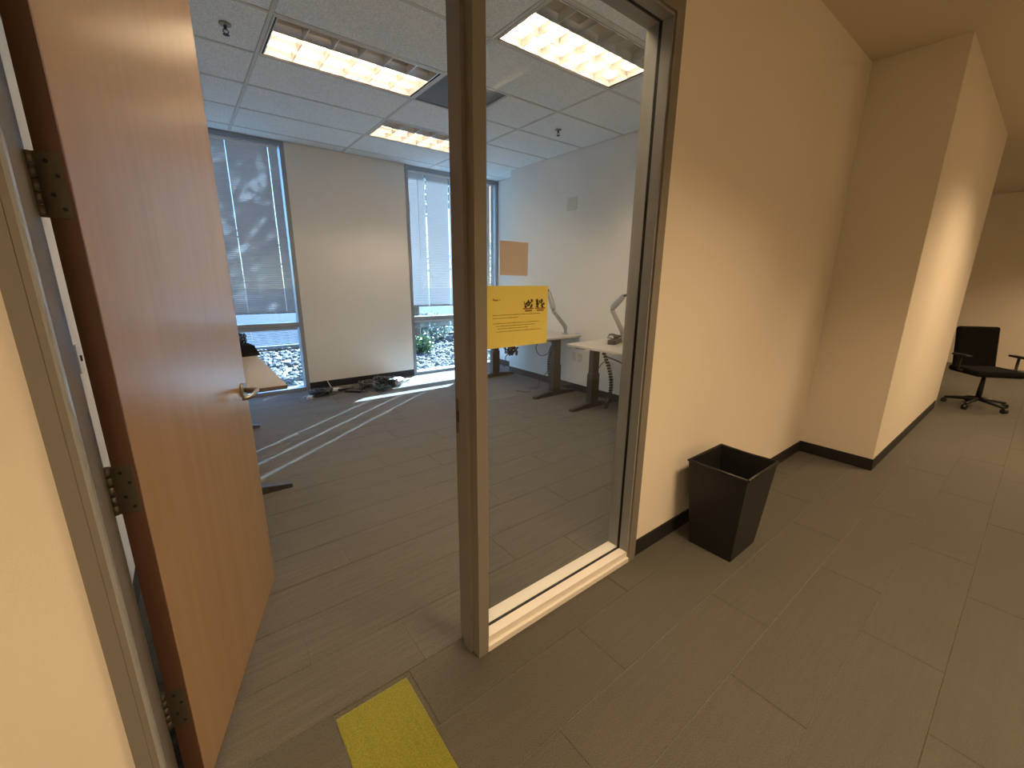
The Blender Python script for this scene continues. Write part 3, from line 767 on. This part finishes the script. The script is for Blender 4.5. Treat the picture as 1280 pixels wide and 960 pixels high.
# ------------------------------------------------------------------ wall plates
def outlet(y, z, label, kind='outlet'):
    t = empty('wall_outlet', (RW, y, z), 0, label, 'outlet', 'outlets on the right wall')
    bx(-.006, 0, -.037, .037, -.06, .06, c=.002).build('plate', M['cream_p'], t)
    if kind == 'outlet':
        for dz in (-.022, .022):
            q = MB(); q.box(-.0075, -.006, -.014, .014, dz-.014, dz+.014, c=.001); q = q.build('receptacle', M['whitep'], t)
            s_ = MB(); s_.box(-.0082, -.0075, -.007, -.004, dz-.004, dz+.006); s_.box(-.0082, -.0075, .004, .007, dz-.004, dz+.006); s_.build('slot', M['black'], q)
    else:
        bx(-.009, -.006, -.012, .012, -.012, .012, c=.001).build('data_jack', M['whitep'], t)
outlet(3.946, .478, 'ivory wall outlet left of the pair between the two right desks')
outlet(3.839, .474, 'ivory data plate right of the pair between the two right desks', 'data')
outlet(3.300, .445, 'ivory wall outlet behind the nearer desk leg')
t = bx(RW-.004, RW, 4.02, 4.20, 2.40, 2.56, c=.001).build('faint_square', M['chip']); tag(t, 'faint blank square high on the right wall', 'wall plate')  # thin square slightly darker than the wall
t = empty('light_switch', (LW, 2.44, 1.169), 0, 'white light switch seen through the gap between door and jamb', 'switch')
bx(0, .006, -.037, .037, -.06, .06, c=.002).build('plate', M['whitep'], t); bx(.006, .012, -.006, .006, -.012, .012, c=.001).build('toggle', M['black'], t)

# ------------------------------------------------------------------ hall objects
t = empty('wastebasket', (2.33, .93, 0), 0, 'tall black wastebasket standing against the hall wall right of the glass pane', 'bin')
bm_ = MB(); W0, D0, W1, D1, H_ = .15, .12, .19, .16, .52
bot = [(-W0, -D0, 0), (W0, -D0, 0), (W0, D0, 0), (-W0, D0, 0)]; top = [(-W1, -D1, H_), (W1, -D1, H_), (W1, D1, H_), (-W1, D1, H_)]
ti = [(x*.955, y*.95, H_) for x, y, z in top]; bi = [(x*.95, y*.94, .01) for x, y, z in bot]
bm_.add(bot+top+ti+bi, [(3, 2, 1, 0), (0, 1, 5, 4), (1, 2, 6, 5), (2, 3, 7, 6), (3, 0, 4, 7), (4, 5, 9, 8), (5, 6, 10, 9), (6, 7, 11, 10), (7, 4, 8, 11), (8, 9, 13, 12), (9, 10, 14, 13), (10, 11, 15, 14), (11, 8, 12, 15), (12, 13, 14, 15)])
bm_.build('bin_body', M['black'], t)
q = MB(); r_ = .008
q.tube([(-W1, -D1, H_), (W1, -D1, H_), (W1, D1, H_), (-W1, D1, H_), (-W1, -D1, H_)], r_, n=8); q.build('rim', M['black'], t)

def office_chair(loc, rz, label):
    t = empty('office_chair', loc, rz, label, 'chair')
    q = MB()
    for k in range(5):
        a = 2*PI*k/5; q.tube([(0, 0, .11), (.29*math.cos(a), .29*math.sin(a), .07)], .022, n=8, rs=[.028, .016])
    q.build('star_base', M['black'], t)
    for k in range(5):
        a = 2*PI*k/5; x, y = .29*math.cos(a), .29*math.sin(a); tx, ty = -math.sin(a), math.cos(a)
        MB().tube([(x-tx*.022, y-ty*.022, .03), (x+tx*.022, y+ty*.022, .03)], .03, n=14).build('caster', M['black'], t)
    MB().tube([(0, 0, .09), (0, 0, .28), (0, 0, .42)], .025, n=12, rs=[.03, .025, .018]).build('gas_lift', M['black'], t)
    bx(-.24, .24, -.24, .24, .42, .50, c=.03).build('seat', M['fabric'], t)
    T = Matrix.Translation((0, .24, .72)) @ Matrix.Rotation(-.18, 4, 'X')
    MB().box(-.22, .22, -.03, .03, -.25, .27, T=T, c=.025).build('backrest', M['fabric'], t)
    MB().tube([(0, .1, .42), (0, .24, .44), (0, .27, .62)], .02, n=8).build('back_bar', M['black'], t)
    for s_ in (-1, 1):
        q = MB(); q.tube([(s_*.22, 0, .45), (s_*.29, 0, .47), (s_*.29, 0, .64)], .014, n=8); q.box(s_*.29-.035, s_*.29+.035, -.13, .11, .64, .665, c=.008); q.build('armrest', M['black'], t)
office_chair((7.75, .98-.65, 0), -.9, 'dark office chair standing far down the hall by the wall end')

# ------------------------------------------------------------------ outdoors
b = MB(); b.box(-30, 60, 6.26, 10.9, -.5, -.10); struct(b.build('ground', M['soil']))
b = MB(); b.box(-30, 60, 10.9, 80, -.5, -.16); struct(b.build('road', M['asphalt']))
kb = bx(-30, 60, 10.8, 10.95, -.5, -.02, c=.01).build('kerb', M['rock']); struct(kb)
# gravel: a bed of stones too many to count
def rock_base():
    bm = bmesh.new(); bmesh.ops.create_icosphere(bm, subdivisions=1, radius=1); vs = [v.co.copy() for v in bm.verts]; fs = [[v.index for v in f.verts] for f in bm.faces]; bm.free(); return vs, fs
rv, rf = rock_base()
rg = random.Random(5); q = MB()
for _ in range(5200):
    y = 6.32+4.4*rg.random()**1.15; x = rg.uniform(-.6, 2.6)*(y/6.1) if rg.random() < .5 else rg.uniform(2.2, 5.2)*(y/6.1)
    s_ = rg.uniform(.025, .075); sx, sy, sz = s_*rg.uniform(.8, 1.3), s_*rg.uniform(.8, 1.3), s_*rg.uniform(.5, .8); a = rg.uniform(0, 6.28); ca, sa = math.cos(a), math.sin(a)
    vs = []
    for v in rv:
        k = rg.uniform(.8, 1.15); X, Y, Z = v.x*sx*k, v.y*sy*k, v.z*sz*k
        vs.append((x+X*ca-Y*sa, y+X*sa+Y*ca, -.09+Z+sz*.4))
    q.add(vs, rf)
g = q.build('gravel', M['rock']); tag(g, 'bed of pale broken rock outside below both windows', 'gravel'); g['kind'] = 'stuff'

def leaf_cloud(n, fn, size, m, name, parent, seed):
    rg = random.Random(seed); q = MB()
    for _ in range(n):
        c = fn(rg); s_ = size*rg.uniform(.6, 1.3)
        d = Vector((rg.uniform(-1, 1), rg.uniform(-1, 1), rg.uniform(-1, 1))).normalized(); u = d.orthogonal().normalized(); v = d.cross(u)
        q.add([c-u*s_, c+v*s_*.45, c+u*s_, c-v*s_*.45], [(0, 1, 2, 3)])
    o = q.build(name, m, parent); o['kind'] = 'stuff'; return o
def shrub(loc, R, H, m, label, seed, n=900, size=.05, group=None):
    t = empty('shrub', loc, 0, label, 'shrub', group)
    def fn(rg):
        while True:
            v = Vector((rg.uniform(-1, 1), rg.uniform(-1, 1), rg.uniform(-1, 1)))
            if .35 < v.length < 1: break
        return Vector((v.x*R, v.y*R, H*.5+v.z*H*.5))
    leaf_cloud(n, fn, size, m, 'foliage', t, seed)
    q = MB(); rg = random.Random(seed)
    for _ in range(7):
        a = rg.uniform(0, 6.28); q.tube([(0, 0, 0), (R*.3*math.cos(a), R*.3*math.sin(a), H*.4), (R*.6*math.cos(a), R*.6*math.sin(a), H*.8)], .01, n=5, rs=[.014, .009, .004])
    q.build('stems', M['bark'], t); return t
shrub((4.0, 8.3, -.1), .28, .42, M['leafm'], 'small dark green shrub outside at the left edge of the right window', 1, 700, .04)
for k, (x, y, R, H) in enumerate(((5.1, 10.2, .68, .75), (6.55, 10.1, .68, .7), (8.0, 10.2, .68, .78), (9.45, 10.1, .68, .7))):
    shrub((x, y, -.1), R, H, M['leafpale'], ['pale sage shrub outside the right window, leftmost of the row by the kerb', 'pale sage shrub outside the right window, second from the left by the kerb', 'pale sage shrub outside the right window, third from the left by the kerb', 'pale sage shrub outside the right window, rightmost of the row by the kerb'][k], 10+k, 1500, .06, 'sage shrubs by the kerb')
def tree(loc, R, zc, H, label, seed, n=5000):
    t = empty('tree', loc, 0, label, 'tree', 'trees outside')
    def fn(rg):
        while True:
            v = Vector((rg.uniform(-1, 1), rg.uniform(-1, 1), rg.uniform(-1, 1)))
            if v.length < 1: break
        return Vector((v.x*R, v.y*R, zc+v.z*H))
    leaf_cloud(n, fn, .10, M['leafm'], 'crown', t, seed)
    q = MB(); q.tube([(0, 0, 0), (.05, .03, zc*.5), (-.04, 0, zc)], .12, n=10, rs=[.15, .12, .07])
    rg = random.Random(seed)
    for _ in range(9):
        a = rg.uniform(0, 6.28); q.tube([(0, 0, zc*.6), (R*.4*math.cos(a), R*.4*math.sin(a), zc), (R*.8*math.cos(a), R*.8*math.sin(a), zc+H*.4)], .04, n=6, rs=[.05, .035, .012])
    q.build('trunk', M['bark'], t)
tree((4.35, 9.4, -.12), 1.75, 4.6, 1.7, 'leafy tree standing outside between the two windows, shading the left blind', 77)
for k, (x, y) in enumerate(((2, 34), (9, 36), (16, 33), (24, 36))):
    tree((x, y, -.16), 3.2, 3.6, 3.2, ['distant tree across the road, leftmost behind the left blind', 'distant tree across the road, second from the left', 'distant tree across the road, third from the left', 'distant tree across the road, rightmost'][k], 90+k, 2500)
